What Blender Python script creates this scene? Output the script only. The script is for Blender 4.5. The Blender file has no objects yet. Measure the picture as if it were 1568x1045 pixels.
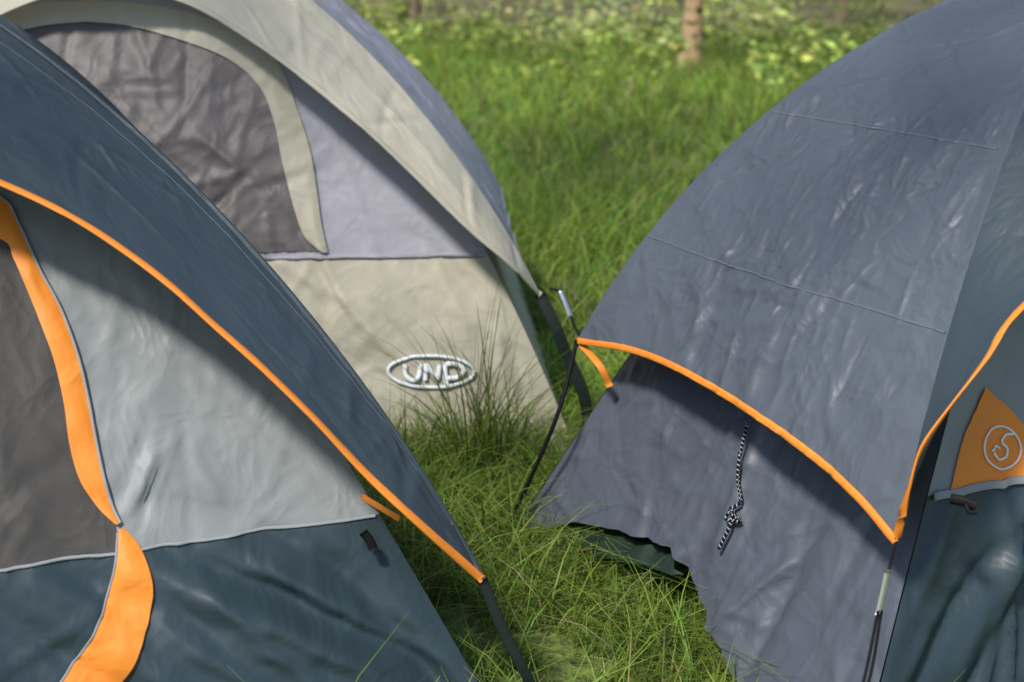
import bpy, math, random
import numpy as np
from mathutils import Vector
from mathutils.geometry import delaunay_2d_cdt
rng=np.random.default_rng(7)
random.seed(7)
sc=bpy.context.scene
# ---------------- camera
PITCH=math.radians(16); CAMH=1.5; FPX=2178.0
cam=bpy.data.cameras.new("camera"); camo=bpy.data.objects.new("camera",cam)
sc.collection.objects.link(camo); camo.location=(0,0,CAMH)
camo.rotation_euler=(math.pi/2-PITCH,0,0)
cam.lens=50; cam.sensor_width=36; cam.clip_end=500; cam.clip_start=.05
cam.dof.use_dof=True; cam.dof.focus_distance=2.95; cam.dof.aperture_fstop=3.0
sc.camera=camo
sc.view_settings.view_transform='Standard'; sc.view_settings.look='None'; sc.view_settings.exposure=0
# ---------------- light
sundir=Vector((-0.42,-0.58,1.0)).normalized()
el=math.asin(sundir.z); az=math.atan2(sundir.x,sundir.y)
w=bpy.data.worlds.new("World"); sc.world=w; w.use_nodes=True
nt=w.node_tree; bg=nt.nodes["Background"]; sky=nt.nodes.new("ShaderNodeTexSky")
sky.sky_type='NISHITA'; sky.sun_disc=False; sky.sun_elevation=el; sky.sun_rotation=az
nt.links.new(sky.outputs[0],bg.inputs[0]); bg.inputs[1].default_value=.15
sl=bpy.data.lights.new("sun","SUN"); sl.energy=4.7; sl.angle=math.radians(8); sl.color=(1,.945,.86)
so=bpy.data.objects.new("sun",sl); sc.collection.objects.link(so)
so.rotation_euler=sundir.to_track_quat('Z','Y').to_euler(); so.location=(-5,-4,9)
SD=np.array(sundir)

# ---------------- survey helpers (site coordinates, metres)
def ray(u,v):
    a=(u-784)/FPX; b=(522.5-v)/FPX; c,s=math.cos(PITCH),math.sin(PITCH)
    return np.array([a, c+b*s, b*c-s])
def W(u,v,y):
    d=ray(u,v); return np.array([0,0,CAMH])+d*(y/d[1])
def G(u,v,z=0):
    d=ray(u,v); return np.array([0,0,CAMH])+d*((z-CAMH)/d[2])
def cr(pts,n,closed=False,lin=False):
    P=np.asarray(pts,float); k=len(P)
    if closed: Q=np.vstack([P[-1],P,P[0],P[1]]); segs=k
    else: Q=np.vstack([2*P[0]-P[1],P,2*P[-1]-P[-2]]); segs=k-1
    out=[]
    for i in range(segs):
        p0,p1,p2,p3=Q[i:i+4]
        for t in np.linspace(0,1,24,endpoint=False):
            out.append(p1+(p2-p1)*t if lin else .5*((2*p1)+(-p0+p2)*t+(2*p0-5*p1+4*p2-p3)*t*t+(-p0+3*p1-3*p2+p3)*t**3))
    out.append(P[0] if closed else P[-1]); out=np.array(out)
    L=np.r_[0,np.cumsum(np.linalg.norm(np.diff(out,axis=0),axis=1))]
    q=np.linspace(0,L[-1],n)
    return np.stack([np.interp(q,L,out[:,j]) for j in range(P.shape[1])],1)

# ---------------- noise
def vnoise(x,y,seed=0):
    xi=np.floor(x).astype(np.int64); yi=np.floor(y).astype(np.int64); fx=x-xi; fy=y-yi
    fx=fx*fx*(3-2*fx); fy=fy*fy*(3-2*fy)
    def h(a,b):
        n=(a*374761393+b*668265263+seed*1442695041)&0x7fffffff
        n=((n^(n>>13))*1274126177)&0x7fffffff
        return ((n^(n>>16))&0xffff)/65535.
    return (h(xi,yi)*(1-fx)+h(xi+1,yi)*fx)*(1-fy)+(h(xi,yi+1)*(1-fx)+h(xi+1,yi+1)*fx)*fy
def fbm(x,y,seed=0,o=4):
    r=0;a=.5
    for i in range(o): r=r+a*(vnoise(x,y,seed+i)-.5); x=x*2.03;y=y*2.03;a*=.5
    return r
class Creases:
    def __init__(s,base=.0,o=2,crum=0,cs=(9,12),mask=None): s.items=[]; s.base=base; s.scale=(3,3); s.seed=1; s.o=o; s.crum=crum; s.cs=cs; s.mask=mask
    def rnd(s,seed,n,box,ang,spread,L,Wd,Hh):
        r=np.random.default_rng(seed)
        for i in range(n):
            a=math.radians(ang+r.normal()*spread)
            s.items.append((r.uniform(box[0],box[1]),r.uniform(box[2],box[3]),math.cos(a),math.sin(a),
              r.uniform(*L),r.uniform(*Wd),r.uniform(*Hh)*(1 if r.random()<.6 else -1),r.normal()*.6))
        return s
    def line(s,p0,p1,wd,h,curv=0):
        p0=np.array(p0);p1=np.array(p1);d=p1-p0;l=np.linalg.norm(d);d=d/l;c=(p0+p1)/2
        s.items.append((c[0],c[1],d[0],d[1],l/2,wd,h,curv)); return s
    def __call__(s,x,y):
        r=s.base*fbm(x*s.scale[0],y*s.scale[1],s.seed,s.o)
        if s.crum:
            wx=x+.06*fbm(x*5,y*5,31,2); wy=y+.06*fbm(x*5,y*5,41,2)
            c=0
            for i,(f,a) in enumerate(((1,1),(1.9,.55),(3.7,.3))):
                ca,sa=math.cos(.3+i*1.1),math.sin(.3+i*1.1)
                xx=(wx*ca-wy*sa)*s.cs[0]*f; yy=(wx*sa+wy*ca)*s.cs[1]*f
                c=c+a*(1-2*np.abs(vnoise(xx,yy,50+i)-.5))**1.8
            mk_=np.clip(fbm(x*3.2,y*3.2,91,2)*4+.6,0.15,1)
            if s.mask: mk_=mk_*s.mask(x,y)
            r=r+s.crum*(c-.8)*mk_
        for cx,cy,dx,dy,L,wd,h,k in s.items:
            al=(x-cx)*dx+(y-cy)*dy; ac=-(x-cx)*dy+(y-cy)*dx+k*(al*al-L*L*.3)
            r=r+h*np.exp(-np.abs(ac/wd)**1.4)*np.exp(-(al/L)**4)
        return r

# ---------------- materials
def newmat(name):
    m=bpy.data.materials.new(name); m.use_nodes=True; n=m.node_tree.nodes; n.clear()
    o=n.new("ShaderNodeOutputMaterial"); return m,n,m.node_tree.links,o
def fabric(name,col,rough=.5,crk=.3,trans=.08,scale=(1,1),spec=.4,var=.08,crum=.3,cs=16):
    """coated fabric: soft undulation + crumple facets"""
    m,n,l,o=newmat(name)
    uv=n.new("ShaderNodeUVMap"); mp=n.new("ShaderNodeMapping"); mp.inputs['Scale'].default_value=(scale[0],scale[1],1)
    l.new(uv.outputs[0],mp.inputs[0])
    nd=n.new("ShaderNodeTexNoise"); nd.inputs['Scale'].default_value=7; nd.inputs['Detail'].default_value=1
    n3=n.new("ShaderNodeTexNoise"); n3.inputs['Scale'].default_value=2.2; n3.inputs['Detail'].default_value=5
    for q in (nd,n3): l.new(mp.outputs[0],q.inputs['Vector'])
    dv=n.new("ShaderNodeVectorMath"); dv.operation='MULTIPLY_ADD'; dv.inputs[1].default_value=(.16,.16,0)
    l.new(nd.outputs['Color'],dv.inputs[0]); l.new(mp.outputs[0],dv.inputs[2])
    vo=n.new("ShaderNodeTexVoronoi"); vo.feature='F1'; vo.inputs['Scale'].default_value=cs
    l.new(dv.outputs[0],vo.inputs['Vector'])
    vo2=n.new("ShaderNodeTexVoronoi"); vo2.feature='F1'; vo2.inputs['Scale'].default_value=cs*2.7
    l.new(dv.outputs[0],vo2.inputs['Vector'])
    hs=n.new("ShaderNodeMath"); hs.operation='MULTIPLY_ADD'; hs.inputs[1].default_value=.45; l.new(vo2.outputs['Distance'],hs.inputs[0]); l.new(vo.outputs['Distance'],hs.inputs[2])
    hn=n.new("ShaderNodeMath"); hn.operation='MULTIPLY_ADD'; hn.inputs[1].default_value=crk*3; l.new(nd.outputs[0],hn.inputs[0]); l.new(hs.outputs[0],hn.inputs[2])
    b2=n.new("ShaderNodeBump"); b2.inputs['Strength'].default_value=crum; b2.inputs['Distance'].default_value=.010
    l.new(hn.outputs[0],b2.inputs['Height'])
    mr=n.new("ShaderNodeMapRange"); mr.inputs[1].default_value=.3; mr.inputs[2].default_value=.7
    mr.inputs[3].default_value=1-var; mr.inputs[4].default_value=1+var; l.new(n3.outputs[0],mr.inputs[0])
    mx=n.new("ShaderNodeVectorMath"); mx.operation='SCALE'; mx.inputs[0].default_value=col; l.new(mr.outputs[0],mx.inputs['Scale'])
    p=n.new("ShaderNodeBsdfPrincipled"); l.new(mx.outputs[0],p.inputs['Base Color'])
    p.inputs['Roughness'].default_value=rough; p.inputs['Specular IOR Level'].default_value=spec
    l.new(b2.outputs[0],p.inputs['Normal'])
    t=n.new("ShaderNodeBsdfTranslucent"); l.new(mx.outputs[0],t.inputs[0])
    ms=n.new("ShaderNodeMixShader"); ms.inputs[0].default_value=trans
    l.new(p.outputs[0],ms.inputs[1]); l.new(t.outputs[0],ms.inputs[2]); l.new(ms.outputs[0],o.inputs[0])
    return m
def plain(name,col,rough=.5,metal=0,spec=.5,nscale=40,var=.15):
    m,n,l,o=newmat(name); tc=n.new("ShaderNodeTexCoord"); q=n.new("ShaderNodeTexNoise"); q.inputs['Scale'].default_value=nscale
    l.new(tc.outputs['Object'],q.inputs['Vector'])
    mr=n.new("ShaderNodeMapRange"); mr.inputs[3].default_value=1-var; mr.inputs[4].default_value=1+var; l.new(q.outputs[0],mr.inputs[0])
    mx=n.new("ShaderNodeVectorMath"); mx.operation='SCALE'; mx.inputs[0].default_value=col; l.new(mr.outputs[0],mx.inputs['Scale'])
    p=n.new("ShaderNodeBsdfPrincipled"); l.new(mx.outputs[0],p.inputs['Base Color'])
    p.inputs['Roughness'].default_value=rough; p.inputs['Metallic'].default_value=metal; p.inputs['Specular IOR Level'].default_value=spec
    l.new(p.outputs[0],o.inputs[0]); return m
M={}
M['fly_teal']=fabric("fly_teal",(.042,.062,.077),.46,.2,.08,crum=.26,spec=.42)
M['wall_teal']=fabric("wall_teal",(.029,.050,.062),.42,.2,.05,crum=.2,spec=.45)
M['fly_blue']=fabric("fly_blue",(.098,.118,.146),.47,.10,.12,scale=(1,1.5),crum=.42,cs=15,spec=.48,var=.10)
M['wall_blue']=fabric("wall_blue",(.086,.102,.132),.47,.15,.12,crum=.42,cs=14,spec=.48,var=.10)
M['grey']=fabric("grey_panel",(.30,.325,.33),.5,.2,.2,crum=.38,cs=13)
M['mesh']=fabric("door_mesh",(.062,.058,.055),.65,.3,.1,crum=.4,cs=12)
M['orange']=fabric("orange_trim",(.90,.29,.035),.55,.3,.12,var=.04,crum=.22,cs=18)
M['beige']=fabric("beige_fabric",(.50,.475,.375),.55,.25,.2,crum=.35,cs=11)
M['lav']=fabric("lavender_grey_fabric",(.42,.42,.485),.5,.25,.28,crum=.35,cs=11)
M['bmesh']=fabric("grey_door_fabric",(.112,.102,.103),.5,.3,.1,crum=.45,cs=9)
M['white']=plain("white_print",(.72,.78,.84),.6,var=.05)
M['stitch']=plain("stitch",(.26,.28,.30),.7,nscale=300)
M['seam']=plain("fly_seam_tape",(.105,.125,.15),.5,nscale=100)
M['seamt']=plain("fly_seam_tape_teal",(.036,.054,.068),.5,nscale=100)
M['black']=plain("black_cord",(.008,.008,.009),.7,spec=.2)
M['strap']=plain("webbing",(.010,.018,.015),.75,nscale=200,spec=.2)
M['metal']=plain("metal_adjuster",(.7,.72,.74),.3,.9)
M['olive']=fabric("groundsheet",(.012,.028,.020),.6,.3,0)

# ---------------- mesh helpers
def mk(name,V,F,mat,parent=None,uv=None,smooth=True):
    me=bpy.data.meshes.new(name); V=np.asarray(V,float)
    me.from_pydata(V.tolist(),[],[list(map(int,f)) for f in F]); me.update()
    if uv is not None:
        ul=me.uv_layers.new(name="UVMap"); idx=np.zeros(len(me.loops),np.int32); me.loops.foreach_get("vertex_index",idx)
        ul.data.foreach_set("uv",np.asarray(uv,np.float32)[idx].ravel())
    if smooth: me.polygons.foreach_set("use_smooth",[True]*len(me.polygons))
    me.materials.append(mat); ob=bpy.data.objects.new(name,me); sc.collection.objects.link(ob)
    if parent: ob.parent=parent
    return ob
def grid(name,P,uv,mat,parent,disp=None,out=None):
    N,Mm=P.shape[:2]
    if disp is not None:
        du=np.gradient(P,axis=0); dv=np.gradient(P,axis=1); nn=np.cross(du,dv)
        nn/=np.linalg.norm(nn,axis=2,keepdims=True)+1e-9
        if out is not None and np.dot(nn[N//2,Mm//2],out)<0: nn=-nn
        P=P+nn*disp(uv[...,0],uv[...,1])[...,None]
    F=[(i*Mm+j,(i+1)*Mm+j,(i+1)*Mm+j+1,i*Mm+j+1) for i in range(N-1) for j in range(Mm-1)]
    mk(name,P.reshape(-1,3),F,mat,parent,uv.reshape(-1,2)); return P
def sweep(name,P,side,w,th,mat,parent,nor=None):
    """flat rounded tape along P, width direction side"""
    P=np.asarray(P); N=len(P); T=np.gradient(P,axis=0); T/=np.linalg.norm(T,axis=1,keepdims=True)+1e-9
    side=np.broadcast_to(np.asarray(side,float),P.shape); side=side-T*np.sum(side*T,1,keepdims=True); side/=np.linalg.norm(side,axis=1,keepdims=True)+1e-9
    nn=np.cross(T,side); K=8; V=[];uv=[]
    L=np.r_[0,np.cumsum(np.linalg.norm(np.diff(P,axis=0),axis=1))]
    for k in range(K):
        a=2*math.pi*k/K; c=math.copysign(abs(math.cos(a))**.5,math.cos(a)); s_=math.sin(a)
        V.append(P+side*(c*w/2)+nn*(s_*th/2)); uv.append(np.stack([L,np.full(N,k/K)],1))
    V=np.stack(V,1).reshape(-1,3); uv=np.stack(uv,1).reshape(-1,2)
    F=[(i*K+k,(i+1)*K+k,(i+1)*K+(k+1)%K,i*K+(k+1)%K) for i in range(N-1) for k in range(K)]
    F.append(tuple(range(K-1,-1,-1))); F.append(tuple((N-1)*K+k for k in range(K)))
    return mk(name,V,F,mat,parent,uv)
def tube(name,pts,r,mat,parent,n=40):
    P=cr(pts,n); T=np.gradient(P,axis=0); ref=np.array([.3,.5,.81]); s=np.cross(T,ref)
    return sweep(name,P,s,2*r,2*r,mat,parent)
def inpoly(pts,poly):
    x,y=pts[:,0],pts[:,1]; r=np.zeros(len(pts),bool); n=len(poly)
    for i in range(n):
        x1,y1=poly[i];x2,y2=poly[(i+1)%n]
        if y1==y2: continue
        r^=((y1>y)!=(y2>y))&(x<(x2-x1)*(y-y1)/(y2-y1)+x1)
    return r
def cdt(poly,sp):
    poly=np.asarray(poly,float); out=[]
    ar=sum(poly[i][0]*poly[(i+1)%len(poly)][1]-poly[(i+1)%len(poly)][0]*poly[i][1] for i in range(len(poly)))
    if ar<0: poly=poly[::-1]
    n=len(poly)
    for i in range(n):
        a=poly[i];b=poly[(i+1)%n]; k=max(1,int(round(np.linalg.norm(b-a)/sp)))
        for t in range(k): out.append(a+(b-a)*t/k)
    B=np.array(out); lo=B.min(0);hi=B.max(0)
    xs=np.arange(lo[0],hi[0],sp); ys=np.arange(lo[1],hi[1],sp*.87)
    X,Y=np.meshgrid(xs,ys); X=X+(np.arange(len(ys))%2)[:,None]*sp*.5
    I=np.stack([X.ravel(),Y.ravel()],1); I=I[inpoly(I,B)]
    if len(I):
        d=np.full(len(I),9.)
        for b in range(0,len(B),200): d=np.minimum(d,np.sqrt(((I[:,None]-B[None,b:b+200])**2).sum(2)).min(1))
        I=I[d>sp*.55]
    A=np.vstack([B,I]) if len(I) else B
    nb=len(B)
    r=delaunay_2d_cdt([Vector(p) for p in A],[],[list(range(nb))],1,1e-7)
    return np.array([tuple(v) for v in r[0]]),[tuple(f) for f in r[2]]

class Tent:
    def __init__(s,name,C,e1,a,b,H,pi=(.9,.5),pf=1.7):
        s.C=np.array([C[0],C[1],0.]); e=np.array([e1[0],e1[1],0.]);e/=np.linalg.norm(e)
        s.e1=e; s.n=np.array([e[1],-e[0],0.]); s.a=a;s.b=b;s.H=H;s.pi=pi;s.pf=pf
        s.root=bpy.data.objects.new(name,None); sc.collection.objects.link(s.root)
        s.disp={}
    def sd(s,k):
        return {'F':(s.n,s.e1,s.b,s.a),'B':(-s.n,-s.e1,s.b,s.a),'L':(-s.e1,s.n,s.a,s.b),'R':(s.e1,-s.n,s.a,s.b)}[k]
    def prof(s,z,H=None):
        if H: return (1-np.clip(np.asarray(z,float)/H,0,1)**s.pf)**(1/s.pf)
        return (1-np.clip(np.asarray(z,float)/s.H,0,1)**s.pi[0])**s.pi[1]
    def Z(s,q,H):
        return H*(1-np.clip(q,0,1)**s.pf)**(1/s.pf)
    def hit(s,k,u,v,off=0.,H=None):
        F,L,B,A=s.sd(k); d=ray(u,v); o=np.array([0,0,CAMH])
        g=lambda t: np.dot(o+d*t-s.C,F)-(B*float(s.prof((o+d*t)[2],H))+off)
        ts=np.arange(1.2,9,.02); prev=g(ts[0])
        for i in range(1,len(ts)):
            c=g(ts[i])
            if prev>0>=c:
                lo,hi=ts[i-1],ts[i]
                for _ in range(30):
                    m=(lo+hi)/2
                    if g(m)>0: lo=m
                    else: hi=m
                P=o+d*lo; return (float(np.dot(P-s.C,L)),float(P[2]))
            prev=c
        raise Exception("nohit %s %s %s"%(k,u,v))
    def poly(s,k,px,off=0.):
        return np.array([s.hit(k,u,v,off) for u,v in px])
    def wall(s,k,wz,off=0.):
        wz=np.asarray(wz); F,L,B,A=s.sd(k); w_,z=wz[:,0],wz[:,1]
        d=off+(s.disp[k](w_,z)*np.clip((A*s.prof(z)-np.abs(w_))*15,0,1) if k in s.disp else 0)
        return s.C+w_[:,None]*L+(B*s.prof(z)+d)[:,None]*F+z[:,None]*np.array([0,0,1.])
    def panel(s,k,name,poly,off,mat,sp=.015):
        V,F=cdt(poly,sp); return mk(name,s.wall(k,V,off),F,mat,s.root,V)
    def strip(s,k,name,path,width,off,mat,n=60,closed=False,th=.0016,lin=False):
        c=cr(path,n,closed,lin); T=np.gradient(c,axis=0); T/=np.linalg.norm(T,axis=1,keepdims=True)+1e-9
        N=np.stack([-T[:,1],T[:,0]],1); P=s.wall(k,c,off); 
        a=s.wall(k,c+N*width/2,off); b=s.wall(k,c-N*width/2,off)
        return sweep(name,P,a-b,width,th,mat,s.root)
    def band(s,k,name,inner,outer,off,mat,n=90,m=6):
        a=cr(inner,n);b=cr(outer,n); V=[];uv=[]
        for j in range(m):
            t=j/(m-1); c=a*(1-t)+b*t; V.append(s.wall(k,c,off+.004*math.sin(math.pi*t))); uv.append(c)
        P=np.stack(V,1); 
        return grid(name,P,np.stack(uv,1),mat,s.root)
    def ridge(s,sa,sb,q,H,sca=1.):
        q=np.asarray(q,float); return s.C+(sa*s.a*q*sca)[:,None]*s.e1+(sb*s.b*q*sca)[:,None]*s.n+s.Z(q,H)[:,None]*np.array([0,0,1.])
    def wallfull(s,k,mat,name,z0=0.,z1=None,off=0.):
        z1=z1 or s.H*.985; N=60;Mm=40; F,L,B,A=s.sd(k)
        q=np.linspace(-1,1,N); z=z0+(z1-z0)*(1-(1-np.linspace(0,1,Mm))**1.6)
        QQ,ZZ=np.meshgrid(q,z,indexing='ij'); WW=QQ*A*s.prof(ZZ)
        P=s.wall(k,np.stack([WW.ravel(),ZZ.ravel()],1),off).reshape(N,Mm,3)
        return grid(name,P,np.stack([WW,ZZ],-1),mat,s.root)
    def upperlower(s,k,zs,mu,ml,sp):
        A=s.sd(k)[3]
        zz=np.linspace(zs,s.H*.93,18); up=[(A*s.prof(z),z) for z in zz]
        s.panel(k,"upper_wall",np.array(up+[(-x,z) for x,z in up[::-1]]),0,mu,sp)
        zz=np.linspace(0,zs,12); lo=[(A*s.prof(z),z) for z in zz]
        s.panel(k,"lower_wall",np.array([(-x,z) for x,z in lo]+lo[::-1]),0,ml,sp)
    def sidefly(s,k,name,hem,H,mat,disp=None,trim=None,sca=1.,bulge=0.,N=150,Mm=110,tw=.016):
        F,L,B,A=s.sd(k); hem=np.asarray(hem); sh=s.prof(hem[:,1],H); q=hem[:,0]/(A*sca*sh)
        c=cr(np.stack([q,sh],1),400); qq=np.linspace(-1,1,N); S=np.interp(qq,c[:,0],c[:,1])
        t=np.linspace(0,1,Mm)**.85; ss=S[:,None]*(1-t)[None]; Q=qq[:,None]+0*ss
        Wd=Q*A*sca*ss; ff=B*sca*ss+bulge*(1-Q**2)*ss; Z=s.Z(ss,H)
        P=s.C+Wd[...,None]*L+ff[...,None]*F+Z[...,None]*np.array([0,0,1.])
        arc=np.cumsum(np.r_[0,np.linalg.norm(np.diff(P[N//2],axis=0),axis=1)])
        uv=np.stack([Wd,(1-ss/ S.max())*arc[-1]+0*Wd],-1)
        if disp:
            d0=disp; disp=lambda x,y:d0(x,y)*np.clip((1-np.abs(Q))*12,0.1,1)
        P=grid(name,P,uv,mat,s.root,disp,F+np.array([0,0,.6]))
        if trim: sweep(name+"_trim",P[:,0]+0*F,P[:,2]-P[:,0],tw,.005,trim,s.root)
        return P
    def awning(s,name,half,H,mat,stip,disp=None,trim=None,sca=1.,bulge=0.,N=90,Mm=60,tw=.016):
        """half: local (|w|,f,z) hem from next-to-tip to centre; mirrored"""
        tip=np.array([s.a*sca*stip,s.b*sca*stip,float(s.Z(stip,H))])
        h=np.vstack([tip,half]); h=cr(h,N); qs=stip*np.clip(h[:,0]/tip[0],0,1); qs[0]=stip; qs[-1]=0
        qs=np.minimum.accumulate(qs)
        t=np.linspace(0,1,Mm)
        def build(sg):
            he=s.C+(sg*h[:,0])[:,None]*s.e1+h[:,1][:,None]*s.n+h[:,2][:,None]*np.array([0,0,1.])
            ri=s.ridge(sg,1,qs,H,sca)
            P=he[:,None]*(1-t)[None,:,None]+ri[:,None]*t[None,:,None]
            nn=s.n*.6+np.array([0,0,.8])+s.e1*sg*.3
            return P+(bulge*np.sin(math.pi*t)[None,:]*np.minimum(1,np.linspace(0,6,N))[:,None])[...,None]*nn
        R=build(1);Lf=build(-1); P=np.concatenate([R,Lf[::-1][1:]],0)
        wv=np.concatenate([h[:,0],-h[::-1][1:,0]]); d=np.linalg.norm(P[:,-1]-P[:,0],axis=1)
        uv=np.stack([wv[:,None]+0*P[...,0],d[:,None]*t[None]],-1)
        if disp:
            d0=disp; disp=lambda x,y:d0(x,y)*np.sin(math.pi*np.clip(t,0,1))[None,:]**.5*np.clip(d*12,0,1)[:,None]
        P=grid(name,P,uv,mat,s.root,disp,s.n+np.array([0,0,1.]))
        if trim: sweep(name+"_trim",P[:,0],P[:,3]-P[:,0]+1e-6,tw,.005,trim,s.root)
        return P
    def zseam(s,name,P,z0,i0,i1,w,th,mat):
        pts=[]; sd=[]
        for i in range(i0,i1):
            z=P[i,:,2]; j=int(np.argmax(z>z0)); 
            if j<1: continue
            t=(z0-z[j-1])/(z[j]-z[j-1]+1e-9); pts.append(P[i,j-1]*(1-t)+P[i,j]*t); sd.append(P[i,j]-P[i,j-1])
        return sweep(name,np.array(pts),np.array(sd),w,th,mat,s.root)
    def local(s,P):
        r=P-s.C; return (abs(float(np.dot(r,s.e1))),float(np.dot(r,s.n)),float(P[2]))
    def floor(s,mat):
        V=[s.C+x*s.a*s.e1+y*s.b*s.n+np.array([0,0,.012]) for x,y in ((-1,-1),(1,-1),(1,1),(-1,1))]
        mk("groundsheet",V,[(0,3,2,1)],mat,s.root,[(0,0),(1,0),(1,1),(0,1)])
mir=lambda P: np.array([(-x,z) for x,z in P])
def sidehem(T,k,st,H,sca,lift,n=8):
    z0=float(T.Z(st,H)); r=[]
    for i in range(n+1):
        q=-1+2*i/n; z=z0+lift*(1-q*q); r.append((q*T.sd(k)[3]*sca*float(T.prof(z,H)),z))
    return r

# =====================================================  LEFT TENT
T1=Tent("camping_tent",(-1.45,3.2),(.935,.355),1.082,1.32,1.42,(.9,.5),1.5)
c1=Creases(.018,crum=.006,cs=(6,9))
c1.rnd(3,26,(.25,1.1,.0,.40),-36,7,(.15,.45),(.014,.035),(.006,.016))
c1.rnd(4,40,(.3,1.0,.42,.95),-60,40,(.03,.14),(.004,.010),(.001,.0045))
c1.rnd(5,50,(-.3,.45,.0,.9),20,60,(.04,.2),(.005,.015),(.002,.006))
for (u0,v0,u1,v1,wd,h) in [(215,860,600,1040,.035,.036),(240,830,660,1020,.03,-.030),(300,840,560,930,.024,.02),(230,960,420,1045,.025,.024),
    (350,900,620,1045,.022,.022),(60,380,540,800,.005,.004),(240,690,200,780,.01,.014),(262,680,215,790,.006,-.012),(290,690,340,770,.006,.010),(270,660,235,760,.006,.010)]:
    c1.line(T1.hit('F',u0,v0),T1.hit('F',u1,v1),wd,h,.05)
T1.disp['F']=c1
c1b=Creases(.012).rnd(9,40,(-1.1,1.1,0,1.1),-50,40,(.05,.3),(.006,.02),(.002,.006))
for k in 'BLR': T1.disp[k]=c1b
seamz=T1.poly('F',[(100,816),(185,815),(380,803),(550,820)])
zs=float(seamz[1,1]*.5+seamz[3,1]*.5); A=T1.a
T1.upperlower('F',zs,M['grey'],M['wall_teal'],.012)
inn=T1.poly('F',[(0,365),(20,395),(40,440),(62,495),(82,550),(97,615),(106,680),(122,735),(150,778),(176,803)])
out=T1.poly('F',[(0,300),(28,340),(60,410),(92,470),(118,540),(135,610),(148,680),(160,735),(172,775),(184,800)])
inn2=T1.poly('F',[(180,812),(175,860),(166,905),(150,950),(125,1000),(92,1048),(50,1100),(0,1140)])
out2=T1.poly('F',[(188,806),(215,838),(231,885),(230,930),(215,985),(188,1048),(150,1110),(90,1165)])
zt=inn[0][1]; zo=out[0][1]
inn_c=np.array([(0,zt+.05),(inn[0][0]*.5,zt+.04)]+inn.tolist()); out_c=np.array([(0,zo+.06),(out[0][0]*.55,zo+.045)]+out.tolist())
doorc=np.vstack([cr(inn_c,70),[(inn[-1][0],zs)]]); T1.panel('F',"door_mesh",np.vstack([doorc[1:],mir(doorc)[::-1]]),.003,M['mesh'],.013)
for sg,nm in ((1,""),(-1,"_far")):
    f=(lambda P:P) if sg==1 else mir
    T1.band('F',"door_upper_trim"+nm,f(inn_c),f(out_c),.007,M['orange'])
    T1.band('F',"door_lower_trim"+nm,f(inn2),f(out2),.007,M['orange'])
    T1.strip('F',"door_piping"+nm,f(out_c),.005,.009,M['stitch'],90)
    T1.strip('F',"door_lower_zip"+nm,f(inn2),.004,.008,M['stitch'],90)
T1.strip('F',"wall_seam",[(-A*T1.prof(zs)*.99,zs),(0,zs),(A*T1.prof(zs)*.99,zs)],.006,.004,M['stitch'],160)
for k,nm in (('R','right_wall'),('B','back_wall'),('L','left_wall')): T1.wallfull(k,M['wall_teal'],nm)
hem=[T1.local(W(*p)) for p in [(640,800,2.36),(560,725,2.37),(480,640,2.38),(400,562,2.40),(330,500,2.42),(260,437,2.44),(180,377,2.46),(100,327,2.47),(0,280,2.48),(-120,235,2.48)]]+[(0,.82,1.165)]
cf=Creases(.020,crum=.006,cs=(5,8)).rnd(21,80,(-1,1,0,.5),75,35,(.04,.22),(.004,.012),(.001,.005)).rnd(22,20,(.1,.8,0,.5),10,15,(.05,.3),(.004,.008),(.001,.004))
HF1=1.455; S1=1.027; st1=.918
P1=T1.awning("fly_front",np.array(hem),HF1,M['fly_teal'],st1,disp=cf,trim=M['orange'],sca=S1,N=180,Mm=100)
for sg,nm in ((0,''),(1,'_far')):
    rg=slice(8,170) if sg==0 else slice(190,352)
    Pq=P1[rg]; sweep("fly_seam"+nm,Pq[:,87],Pq[:,88]-Pq[:,87],.004,.004,M['seamt'],T1.root)
for k,nm,bu in (('R','fly_right',-.12),('L','fly_left',0),('B','fly_back',-.1)):
    T1.sidefly(k,nm,sidehem(T1,k,st1,HF1,S1,.12),HF1,M['fly_teal'],disp=cf,trim=M['orange'],bulge=bu,sca=S1)
for sg in (1,-1):
    q=np.linspace(st1,0,60); sweep("pole_sleeve"+("" if sg==1 else "_far"),T1.ridge(sg,1,q,HF1+.003,S1),T1.e1,.012,.008,M['fly_teal'],T1.root)
T1.floor(M['olive'])
tip=P1[0,0]
sweep("corner_strap",cr([tip,W(770,965,2.38),W(812,1048,2.37),G(850,1140)],30),(1,0,0),.02,.003,M['strap'],T1.root)
sweep("pole_clip",cr([W(556,815,2.44),W(566,828,2.44),W(572,842,2.44)],8),(1,0,0),.018,.012,M['black'],T1.root)
sweep("side_hem_tab",cr([W(553,760,2.52),W(580,776,2.50),W(612,795,2.48)],12),(0,0,1),.014,.003,M['orange'],T1.root)

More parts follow.
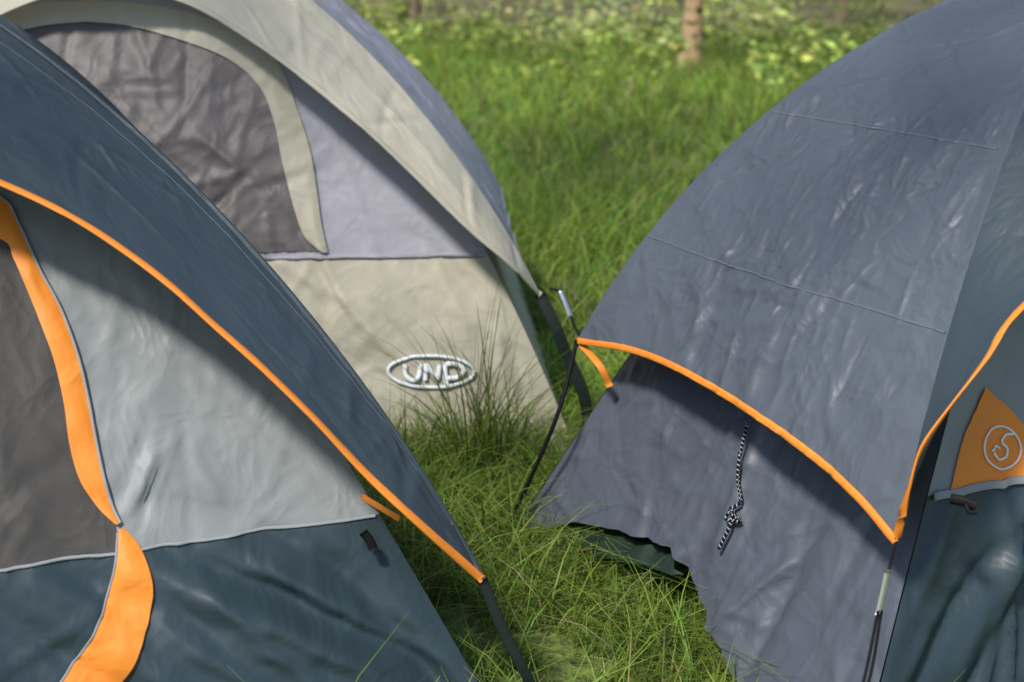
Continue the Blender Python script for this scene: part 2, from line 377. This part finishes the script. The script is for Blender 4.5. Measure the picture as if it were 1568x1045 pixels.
# =====================================================  RIGHT TENT
T2=Tent("camping_tent.001",(1.4,3.39),(.886,.47),1.25,.66,1.42,(.9,.5),1.7)
c2=Creases(.04,crum=.012,cs=(6,9)); c2.scale=(4,4)
c2.rnd(31,90,(-.66,.66,.05,.6),60,60,(.03,.16),(.005,.013),(.002,.007))
c2.rnd(32,10,(-.2,.66,.0,.5),80,12,(.15,.3),(.015,.03),(.010,.022))
T2.disp['L']=c2
c2f=Creases(.014,crum=.004).rnd(33,46,(-1.25,0.2,0,.5),52,8,(.15,.4),(.012,.035),(.010,.028))
T2.disp['F']=c2f; T2.disp['B']=c1b; T2.disp['R']=c1b
bot=T2.poly('L',[(1130,1045),(1100,978),(1062,905),(1030,838),(985,825),(940,812),(880,799),(830,812),(775,828)])
B2=T2.b; zz=np.linspace(.02,.85,20)
left=[(-B2*T2.prof(z)*.995,z) for z in zz]; right=[(B2*T2.prof(z)*.995,z) for z in zz[::-1]]
sw=np.array(left+right+[(B2*.99,.0),(max(bot[0][0]+.08,-.1),0.0)]+bot[:-1].tolist())
T2.panel('L',"left_wall",sw,0,M['wall_blue'],.009)
gs=T2.poly('L',[(800,828),(870,806),(950,822),(1030,848),(1045,880),(960,862),(870,846)],-.03)
T2.panel('L',"groundsheet_edge",gs,-.03,M['olive'],.02)
zs2=T2.hit('F',1500,742)[1]; A=T2.a
T2.upperlower('F',zs2,M['grey'],M['wall_teal'],.013)
tri=T2.poly('F',[(1452,752),(1480,670),(1508,592),(1540,622),(1575,668),(1590,740),(1560,735),(1500,745)])
T2.panel('F',"orange_gusset",tri,.006,M['orange'],.012)
T2.strip('F',"front_seam",[(-A*T2.prof(zs2)*.99,zs2),(0,zs2),(A*T2.prof(zs2)*.99,zs2)],.016,.010,M['stitch'],120)
cx,cy=1527,683
ring=T2.poly('F',[(cx+26*math.cos(a),cy+32*math.sin(a)) for a in np.linspace(0,2*math.pi,24,endpoint=False)])
T2.strip('F',"logo_ring",ring,.004,.010,M['white'],80,True)
T2.strip('F',"logo_mark",T2.poly('F',[(1512,690),(1520,700),(1532,697),(1535,684),(1528,675),(1534,664),(1545,662)]),.005,.010,M['white'],40)
T2.strip('F',"logo_mark_b",T2.poly('F',[(1510,688),(1516,680),(1524,684)]),.004,.010,M['white'],20)
for k,nm in (('R','right_wall'),('B','back_wall')): T2.wallfull(k,M['wall_blue'],nm)
H2=1.455; st=.915; SC2=.985; stb=.89
px=[(1310,765),(1250,705),(1180,650),(1110,605),(1040,565),(960,535)]
hm=[T2.hit('L',u,v,.0,H2) for u,v in px][::-1]
zt=float(T2.Z(st,H2)); ztb=float(T2.Z(stb,H2))
hm=[(-T2.b*SC2*stb,ztb)]+hm+[(T2.b*SC2*st,zt)]
cs=Creases(.03,crum=.010,cs=(9,14),mask=lambda x,y: np.clip(1.25-y*1.35,.12,1)); cs.scale=(3,5)
cs.rnd(41,260,(-.62,.62,.02,.62),40,70,(.012,.06),(.005,.008),(.001,.0040))
cs.rnd(42,90,(-.6,.6,.1,1.0),5,18,(.03,.18),(.005,.010),(.001,.0035))
P2=T2.sidefly('L',"fly_left",hm,H2,M['fly_blue'],disp=cs,trim=M['orange'],sca=SC2,bulge=.02,N=320,Mm=340)
for nm,u,v,i0,i1 in (("fly_seam",1160,420,2,318),("fly_seam_upper",1330,196,10,310)):
    T2.zseam(nm,P2,T2.hit('L',u,v,0,H2)[1],i0,i1,.006,.003,M['seam'])
hem=[T2.local(W(*p)) for p in [(1390,755,2.30),(1410,690,2.30),(1450,630,2.32),(1510,550,2.36),(1568,468,2.42)]]+[(.6,.62,1.03),(.3,.61,1.13),(0,.6,1.17)]
P2f=T2.awning("fly_front",np.array(hem),H2,M['fly_teal'],st,disp=cf,trim=M['orange'],sca=SC2)
T2.sidefly('R',"fly_right",sidehem(T2,'R',st,H2,SC2,.12),H2,M['fly_blue'],disp=cf,trim=M['orange'],sca=SC2)
T2.sidefly('B',"fly_back",sidehem(T2,'B',stb,H2,SC2,.10),H2,M['fly_blue'],disp=cf,trim=M['orange'],sca=SC2,bulge=-.05)
tipF=P2[-1,0]; tipB=P2[0,0]
tube("guy_cord",[tipB,W(850,645,3.3),G(768,829)],.0055,M['black'],T2.root)
sweep("fly_back_tab",cr([tipB+np.array([.01,.0,-.01]),W(918,560,3.30),W(934,592,3.30)],12),(1,0,.2),.018,.004,M['orange'],T2.root)
tube("front_guy_cord",[tipF,W(1362,870,2.26),W(1355,900,2.25)],.003,M['black'],T2.root,12)
tube("front_guy_cord_a",[W(1345,935,2.24),W(1322,1045,2.2),W(1285,1170,2.12)],.0028,M['black'],T2.root,20)
tube("front_guy_cord_b",[W(1350,935,2.24),W(1330,1045,2.2),W(1285,1172,2.12)],.0028,M['black'],T2.root,20)
sweep("metal_adjuster",cr([W(1359,874,2.25),W(1352,908,2.245),W(1344,942,2.24)],14),(1,0,0),.012,.007,M['metal'],T2.root)
m,n,l,o=newmat("braided_cord"); uvn=n.new("ShaderNodeUVMap"); sp=n.new("ShaderNodeSeparateXYZ"); l.new(uvn.outputs[0],sp.inputs[0])
ma=n.new("ShaderNodeMath"); ma.operation='MULTIPLY_ADD'; ma.inputs[1].default_value=95; l.new(sp.outputs[0],ma.inputs[0]); l.new(sp.outputs[1],ma.inputs[2])
fr=n.new("ShaderNodeMath"); fr.operation='FRACT'; l.new(ma.outputs[0],fr.inputs[0]); gt=n.new("ShaderNodeMath"); gt.operation='GREATER_THAN'; gt.inputs[1].default_value=.8; l.new(fr.outputs[0],gt.inputs[0])
mc=n.new("ShaderNodeMix"); mc.data_type='RGBA'; l.new(gt.outputs[0],mc.inputs[0]); mc.inputs[6].default_value=(.006,.006,.009,1); mc.inputs[7].default_value=(.42,.44,.47,1)
p=n.new("ShaderNodeBsdfPrincipled"); l.new(mc.outputs[2],p.inputs[0]); p.inputs['Roughness'].default_value=.8; p.inputs['Specular IOR Level'].default_value=.2; l.new(p.outputs[0],o.inputs[0]); M['braid']=m
def onL(u,v,off): 
    return T2.wall('L',np.array([T2.hit('L',u,v)]),off)[0]
rp=[onL(u,v,.02) for u,v in [(1158,650),(1155,690),(1147,730),(1148,765),(1136,778),(1146,795),(1130,790),(1140,778),(1132,805),(1115,838)]]
tube("braided_cord",rp,.0038,M['braid'],T2.root,120)
sweep("pole_clip",cr([W(1456,764,2.38),W(1475,768,2.37),W(1496,776,2.36)],8),(0,0,1),.02,.014,M['black'],T2.root)
sweep("pole_clip_hook",cr([W(1478,770,2.36),W(1484,784,2.35),W(1496,784,2.35)],8),(0,1,0),.01,.008,M['black'],T2.root)

# =====================================================  BACK TENT
T3=Tent("camping_tent.002",(-1.25,4.9),(.997,.07),1.375,.968,1.55,(1.05,.47),1.55)
c3=Creases(.026,crum=.010,cs=(4,6)); c3.rnd(51,40,(0,1.4,0,.55),-55,16,(.08,.35),(.010,.022),(.005,.013)).rnd(52,30,(.6,1.3,.55,1.2),-60,20,(.05,.25),(.006,.018),(.003,.009))
c3.rnd(53,80,(-.7,.65,.4,1.3),70,50,(.05,.25),(.005,.013),(.004,.010))
T3.disp['F']=c3
for k in 'BLR': T3.disp[k]=c1b
sm=T3.poly('F',[(430,388),(740,396)]); zs3=float(sm[:,1].mean()); A=T3.a
T3.upperlower('F',zs3,M['lav'],M['beige'],.014)
inn=T3.poly('F',[(130,33),(200,40),(280,62),(350,90),(398,132),(420,185),(432,245),(448,310),(465,360),(492,385)])
out=T3.poly('F',[(130,0),(215,6),(300,22),(380,55),(428,100),(455,165),(475,230),(485,290),(492,340),(502,386)])
i_c=cr(inn,60); w0=inn[0][0]
mr3=lambda P: np.array([(2*w0-x,z) for x,z in P])
T3.panel('F',"door_panel",np.vstack([i_c[1:],mr3(i_c)[::-1]]),.004,M['bmesh'],.014)
T3.band('F',"door_trim",inn,out,.012,M['beige']); T3.band('F',"door_trim_far",mr3(inn),mr3(out),.012,M['beige'])
T3.strip('F',"wall_seam",[(-A*T3.prof(zs3)*.99,zs3),(0,zs3),(A*T3.prof(zs3)*.99,zs3)],.012,.006,M['lav'],120)
ring=T3.poly('F',[(660+66*math.cos(a),567+24*math.sin(a)) for a in np.linspace(0,2*math.pi,28,endpoint=False)])
T3.strip('F',"logo_ring",ring,.009,.009,M['white'],100,True,.003)
for i,(pp,ln) in enumerate([([(620,555),(621,572),(631,580),(641,574),(644,555)],False),([(651,580),(652,556),(670,578),(673,555)],True),([(684,590),(682,558),(698,555),(710,564),(700,575),(684,576)],False)]):
    T3.strip('F',"logo_letter_%d"%i,T3.poly('F',pp),.013,.010+.001*i,M['white'],40,False,.003,ln)
for k,nm in (('R','right_wall'),('B','back_wall'),('L','left_wall')): T3.wallfull(k,M['beige'],nm)
hem=[T3.local(W(*p)) for p in [(780,402,4.04),(720,350,4.05),(640,272,4.10),(560,197,4.14),(480,130,4.2),(400,70,4.28),(290,5,4.38)]]+[(0,.55,1.36)]
H3=1.59;st3=.90;S3=1.03
cb=Creases(.020,crum=.007,cs=(4,6)).rnd(61,70,(-1.3,1.3,0,.6),70,30,(.06,.3),(.006,.02),(.002,.008))
P3=T3.awning("fly_front",np.array(hem),H3,M['beige'],st3,disp=cb,trim=M['beige'],tw=.02,sca=S3,N=150,Mm=80)
cl=Creases(.016,crum=.006).rnd(62,50,(-.8,.8,0,1.2),75,20,(.06,.3),(.006,.02),(.002,.007))
for k,nm,lf in (('R','fly_right',.02),('L','fly_left',.15),('B','fly_back',.15)):
    T3.sidefly(k,nm,sidehem(T3,k,st3,H3,S3,lf),H3,M['lav'],disp=cl,trim=M['lav'],sca=S3,bulge=-.02)
T3.floor(M['olive'])
tp=P3[0,0]
sweep("corner_strap",cr([tp,W(850,500,4.05),W(872,553,4.04),W(895,610,4.02),G(905,690)],30),(1,0,0),.035,.003,M['strap'],T3.root)
tube("elastic_cord",[tp+np.array([.03,0,.02]),W(858,448,3.95),W(866,465,3.9),W(880,500,3.8),W(897,535,3.6)],.004,M['black'],T3.root)
sweep("metal_hook",cr([W(858,446,3.93),W(866,465,3.89),W(874,486,3.84)],14),(1,0,0),.013,.008,M['metal'],T3.root)

# =====================================================  GROUND + GRASS
m,n,l,o=newmat("ground"); tc=n.new("ShaderNodeTexCoord")
q=n.new("ShaderNodeTexNoise"); q.inputs['Scale'].default_value=.9; q.inputs['Detail'].default_value=8; l.new(tc.outputs['Object'],q.inputs['Vector'])
q2=n.new("ShaderNodeTexNoise"); q2.inputs['Scale'].default_value=25; q2.inputs['Detail'].default_value=6; l.new(tc.outputs['Object'],q2.inputs['Vector'])
spx=n.new("ShaderNodeSeparateXYZ"); l.new(tc.outputs['Object'],spx.inputs[0])
ad=n.new("ShaderNodeMath"); ad.operation='MULTIPLY_ADD'; ad.inputs[1].default_value=12; l.new(q.outputs[0],ad.inputs[0]); l.new(spx.outputs[1],ad.inputs[2])
mr=n.new("ShaderNodeMapRange"); mr.inputs[1].default_value=23; mr.inputs[2].default_value=29; l.new(ad.outputs[0],mr.inputs[0])
gr=n.new("ShaderNodeValToRGB"); gr.color_ramp.elements[0].color=(.05,.07,.016,1); gr.color_ramp.elements[1].color=(.19,.24,.05,1); gr.color_ramp.elements[0].position=.35; gr.color_ramp.elements[1].position=.7; l.new(q2.outputs[0],gr.inputs[0])
br=n.new("ShaderNodeValToRGB"); br.color_ramp.elements[0].color=(.05,.045,.02,1); br.color_ramp.elements[1].color=(.30,.26,.12,1); br.color_ramp.elements[0].position=.35; br.color_ramp.elements[1].position=.7; l.new(q2.outputs[0],br.inputs[0])
mx=n.new("ShaderNodeMix"); mx.data_type='RGBA'; l.new(mr.outputs[0],mx.inputs[0]); l.new(gr.outputs[0],mx.inputs[6]); l.new(br.outputs[0],mx.inputs[7])
bp=n.new("ShaderNodeBump"); bp.inputs['Distance'].default_value=.05; l.new(q2.outputs[0],bp.inputs['Height'])
p=n.new("ShaderNodeBsdfPrincipled"); p.inputs['Roughness'].default_value=.95; l.new(mx.outputs[2],p.inputs[0]); l.new(bp.outputs[0],p.inputs['Normal']); l.new(p.outputs[0],o.inputs[0])
mk("ground",[(-200,-100,0),(200,-100,0),(200,300,0),(-200,300,0)],[(0,1,2,3)],m,None,None,False)

def leafmat(name,trans=.4,rough=.5,spec=.3):
    m,n,l,o=newmat(name); at=n.new("ShaderNodeAttribute"); at.attribute_name="Col"
    p=n.new("ShaderNodeBsdfPrincipled"); l.new(at.outputs[0],p.inputs[0]); p.inputs['Roughness'].default_value=rough; p.inputs['Specular IOR Level'].default_value=spec
    t=n.new("ShaderNodeBsdfTranslucent"); l.new(at.outputs[0],t.inputs[0]); ms=n.new("ShaderNodeMixShader"); ms.inputs[0].default_value=trans
    l.new(p.outputs[0],ms.inputs[1]); l.new(t.outputs[0],ms.inputs[2]); l.new(ms.outputs[0],o.inputs[0]); return m
MG=leafmat("grass_blade",.45); ML=leafmat("leaf",.4)
def rawmesh(name,V,quads,col,mat,parent=None):
    me=bpy.data.meshes.new(name); nv=len(V); nf=len(quads)
    me.vertices.add(nv); me.vertices.foreach_set("co",V.astype(np.float32).ravel())
    me.loops.add(nf*4); me.loops.foreach_set("vertex_index",quads.astype(np.int32).ravel())
    me.polygons.add(nf); me.polygons.foreach_set("loop_start",np.arange(nf,dtype=np.int32)*4)
    try: me.polygons.foreach_set("loop_total",np.full(nf,4,np.int32))
    except Exception: pass
    me.update(calc_edges=True)
    ca=me.color_attributes.new("Col",'FLOAT_COLOR','POINT'); c4=np.ones((nv,4),np.float32); c4[:,:3]=col; ca.data.foreach_set("color",c4.ravel())
    me.materials.append(mat); ob=bpy.data.objects.new(name,me); sc.collection.objects.link(ob)
    if parent: ob.parent=parent
    return ob
def blades(x,y,h,wd,lean,tint,dark=.5,S=4):
    N=len(x); yaw=rng.uniform(0,2*math.pi,N); ld=rng.uniform(0,2*math.pi,N)
    t=np.linspace(0,1,S); V=np.zeros((N,S,2,3)); 
    for i,tt in enumerate(t):
        hz=h*(tt-.38*lean*tt*tt); of=h*lean*tt*tt*.85
        cx=x+np.cos(ld)*of; cy=y+np.sin(ld)*of; ww=wd*(1-tt**2*.92)/2
        for k,sg in enumerate((-1,1)):
            V[:,i,k,0]=cx+sg*np.cos(yaw)*ww; V[:,i,k,1]=cy+sg*np.sin(yaw)*ww; V[:,i,k,2]=hz
    base=np.arange(N)[:,None]*(S*2); q=[]
    for i in range(S-1): q.append(np.stack([base[:,0]+2*i,base[:,0]+2*i+1,base[:,0]+2*i+3,base[:,0]+2*i+2],1))
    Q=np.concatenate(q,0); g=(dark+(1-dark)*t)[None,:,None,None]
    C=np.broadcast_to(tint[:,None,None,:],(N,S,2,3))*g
    return V.reshape(-1,3),Q,C.reshape(-1,3)
def keep(x,y):
    k=np.ones(len(x),bool)
    for T,mg in ((T1,.04),(T3,.05),(T2,.22)):
        rx=x-T.C[0]; ry=y-T.C[1]; w_=rx*T.e1[0]+ry*T.e1[1]; f=rx*T.n[0]+ry*T.n[1]
        k&=~((np.abs(w_)<T.a-mg)&(np.abs(f)<T.b-.04))
    return k
def tints(n,x,y):
    base=np.array([.345,.470,.075]); r=rng.random(n)
    T=base*(.55+.8*rng.random((n,1))); T[:,0]*=(.65+.55*rng.random(n))
    nz=fbm(x*1.3,y*1.3,5); T*= (1+1.0*nz)[:,None]
    dead=r<.06; T[dead]=np.array([.50,.43,.23])*(.6+.6*rng.random((dead.sum(),1)))
    return T
VS=[];QS=[];CS=[];off=0
def addb(n,x0,x1,y0,y1,h,wd,lean,cl0=1.1):
    global off
    x=rng.uniform(x0,x1,n); y=rng.uniform(y0,y1,n); k=keep(x,y)&(fbm(x*1.1,y*1.1,77)>-.2)
    edge=18+8*fbm(x*.5,np.zeros_like(x)+3,9); k&=(y<edge+rng.exponential(2.2,n))
    x=x[k];y=y[k]; n=len(x); 
    cl=1+cl0*fbm(x*4,y*4,11)+cl0*.8*fbm(x*1.2,y*1.2,13)
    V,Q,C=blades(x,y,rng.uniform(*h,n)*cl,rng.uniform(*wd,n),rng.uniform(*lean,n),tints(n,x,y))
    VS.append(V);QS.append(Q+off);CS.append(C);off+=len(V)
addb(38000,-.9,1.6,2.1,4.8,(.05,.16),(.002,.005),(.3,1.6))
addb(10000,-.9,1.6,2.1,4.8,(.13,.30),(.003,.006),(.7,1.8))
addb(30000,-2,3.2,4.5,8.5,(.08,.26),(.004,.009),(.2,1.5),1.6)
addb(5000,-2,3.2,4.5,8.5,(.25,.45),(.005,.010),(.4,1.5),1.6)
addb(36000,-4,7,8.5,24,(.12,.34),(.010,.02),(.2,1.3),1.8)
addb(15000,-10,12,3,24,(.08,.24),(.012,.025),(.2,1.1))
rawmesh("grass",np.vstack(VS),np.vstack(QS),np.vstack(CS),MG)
n=270; x=np.r_[rng.uniform(-.45,.09,180),rng.normal(-.10,.06,90)]; y=rng.uniform(3.66,3.90,n)
hh=np.r_[rng.uniform(.12,.36,180),rng.uniform(.3,.66,90)]
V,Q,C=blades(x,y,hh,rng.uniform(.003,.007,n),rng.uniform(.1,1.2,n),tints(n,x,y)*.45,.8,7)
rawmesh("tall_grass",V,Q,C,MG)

# =====================================================  WOODLAND EDGE
def leaves(cent,rad,n,size,tint):
    d=rng.normal(size=(n,3)); d/=np.linalg.norm(d,axis=1,keepdims=True); r=rng.random(n)**.45
    c=np.asarray(cent)+d*r[:,None]*np.asarray(rad); c[:,2]=np.maximum(c[:,2],.02)
    a=rng.normal(size=(n,3)); a[:,2]*=.5; a/=np.linalg.norm(a,axis=1,keepdims=True)
    b=np.cross(a,rng.normal(size=(n,3))); b/=np.linalg.norm(b,axis=1,keepdims=True); s=rng.uniform(*size,n)[:,None]
    V=np.stack([c-a*s,c+b*s*.45,c+a*s,c-b*s*.45],1).reshape(-1,3); Q=np.arange(n*4).reshape(n,4)
    T=np.asarray(tint)*(.4+1.1*rng.random((n,1))); T[:,0]*=(.8+.5*rng.random(n))
    return V,Q,np.repeat(T,4,0)
def join(parts):
    V=[];Q=[];C=[];o=0
    for v,q,c in parts: V.append(v);Q.append(q+o);C.append(c);o+=len(v)
    return np.vstack(V),np.vstack(Q),np.vstack(C)
bark=plain("bark",(.17,.12,.08),.9,nscale=12,var=.5); barkl=plain("bark_light",(.44,.29,.16),.85,nscale=9,var=.4)
def limb(nm,pts,r0,r1,mat,root,n=24):
    P=cr(pts,n); T=np.gradient(P,axis=0);T/=np.linalg.norm(T,axis=1,keepdims=True); ref=np.array([1,.2,.1]); a=np.cross(T,ref);a/=np.linalg.norm(a,axis=1,keepdims=True);b=np.cross(T,a);K=12
    R=np.linspace(r0,r1,n)*(1+.06*np.sin(np.arange(n)*1.7)); R[0]*=1.3;R[1]*=1.1
    V=np.stack([P+(a*math.cos(2*math.pi*k/K)+b*math.sin(2*math.pi*k/K))*R[:,None] for k in range(K)],1).reshape(-1,3)
    F=[(i*K+k,(i+1)*K+k,(i+1)*K+(k+1)%K,i*K+(k+1)%K) for i in range(n-1) for k in range(K)]
    mk(nm,V,F,mat,root); return P
def tree(name,x,y,r,h,lean,mat,seed=0):
    rr=np.random.default_rng(seed); root=bpy.data.objects.new(name,None); sc.collection.objects.link(root)
    tr=limb("trunk",[(x,y,-.1),(x+lean*.3*h,y,h*.3),(x+lean*.6*h+.05,y,h*.6),(x+lean*h,y,h)],r,r*.3,mat,root)
    parts=[]
    for i in range(6):
        s=tr[int(10+i*2.2)]; a=rr.uniform(0,6.28); e=s+np.array([math.cos(a)*h*.22,math.sin(a)*h*.22,h*.15])
        limb("limb_%d"%i,[s,(s+e)/2+np.array([0,0,-.05*h*.3]),e],r*.35,r*.08,mat,root,10)
        for _ in range(3): parts.append(leaves(e+rr.normal(size=3)*h*.06,(h*.12,h*.12,h*.07),130,(.06,.12),(.07,.13,.02)))
    V,Q,C=join(parts); rawmesh("crown",V,Q,C,ML,root)
b=G(1056,105); tree("tree",b[0],b[1],.125,7.5,.04,barkl,1)
b=G(636,52); tree("tree.001",b[0],b[1],.08,7,.01,bark,2)
for i,(u,v,r) in enumerate([(1290,35,.12),(430,30,.2),(900,8,.14),(1180,15,.1),(760,5,.12),(1500,25,.18),(200,30,.15)]):
    b=G(u,v); tree("tree.%03d"%(i+2),b[0],b[1],r,8,rng.normal()*.02,bark,5+i)
# broad tree beside the camp whose branches overhang the lawn and tents
root=bpy.data.objects.new("overhanging_tree",None); sc.collection.objects.link(root)
tr=limb("trunk",[(-5.2,-.6,-.1),(-5.1,-.5,2.5),(-4.8,-.2,5),(-4.5,0,8.5)],.28,.1,bark,root)
parts=[]
tg=[(G(u,v),3.8,.7,190) for u,v in [(870,240),(930,230),(980,290),(830,270),(1010,215),(900,330)]]
tg+=[(np.array(q_),2.1,.38,40) for q_ in [(1.25,2.9,1.15),(.95,3.05,1.0),(1.35,3.3,1.35),(.7,3.1,.8),(-.6,4.4,1.1),(-.9,4.5,1.3),(-.9,2.8,1.1)]]
for i,(g,hh,rd,nn) in enumerate(tg):
    c=g+SD/SD[2]*hh; parts.append(leaves(c,(rd,rd,.25),nn,(.05,.09),(.07,.13,.02)))
    if i%2==0: limb("limb_%d"%i,[tr[8+i%12],(tr[8+i%12]+c)/2+np.array([0,0,.4]),c],.05,.012,bark,root,14)
V,Q,C=join(parts); rawmesh("crown",V,Q,C,ML,root)
# undergrowth: weeds, saplings and shrubs of uneven height
parts=[]
for i in range(150):
    yy=rng.uniform(13.5,36) if i%3 else rng.uniform(16,22); xx=rng.uniform(-.45,.45)*yy*1.1
    hz=rng.uniform(.1,.3)*(1+2*(rng.random()<.25))
    parts.append(leaves((xx,yy,hz),(rng.uniform(.2,1.1),rng.uniform(.3,1.2),hz*1.3),int(rng.uniform(30,150)),(.025,.085),np.array((.34,.43,.10))*rng.uniform(.3,1.6)))
for (u,v,h_) in [(880,62,.5),(930,52,.5),(970,70,.5),(830,42,.6),(990,38,.8),(900,26,.7),(1130,60,.5),(1180,50,.5),(860,80,.3),(1000,80,.3),(720,40,.5),(690,30,.6),(1080,40,.7),(780,60,.3),(600,20,.6)]:
    b=G(u,v+8); parts.append(leaves((b[0],b[1],h_*.7),(.55,.4,h_),110,(.03,.09),(.52,.58,.25)))
V,Q,C=join(parts); rawmesh("undergrowth",V,Q,C,ML)
parts=[]
for i in range(60):
    a=rng.uniform(-1.2,1.2); R=rng.uniform(40,48); parts.append(leaves((R*math.sin(a),R*math.cos(a),rng.uniform(0,9)),(3.5,2,3),200,(.25,.5),(.05,.09,.02)))
V,Q,C=join(parts); rawmesh("distant_treeline",V,Q,C,ML)
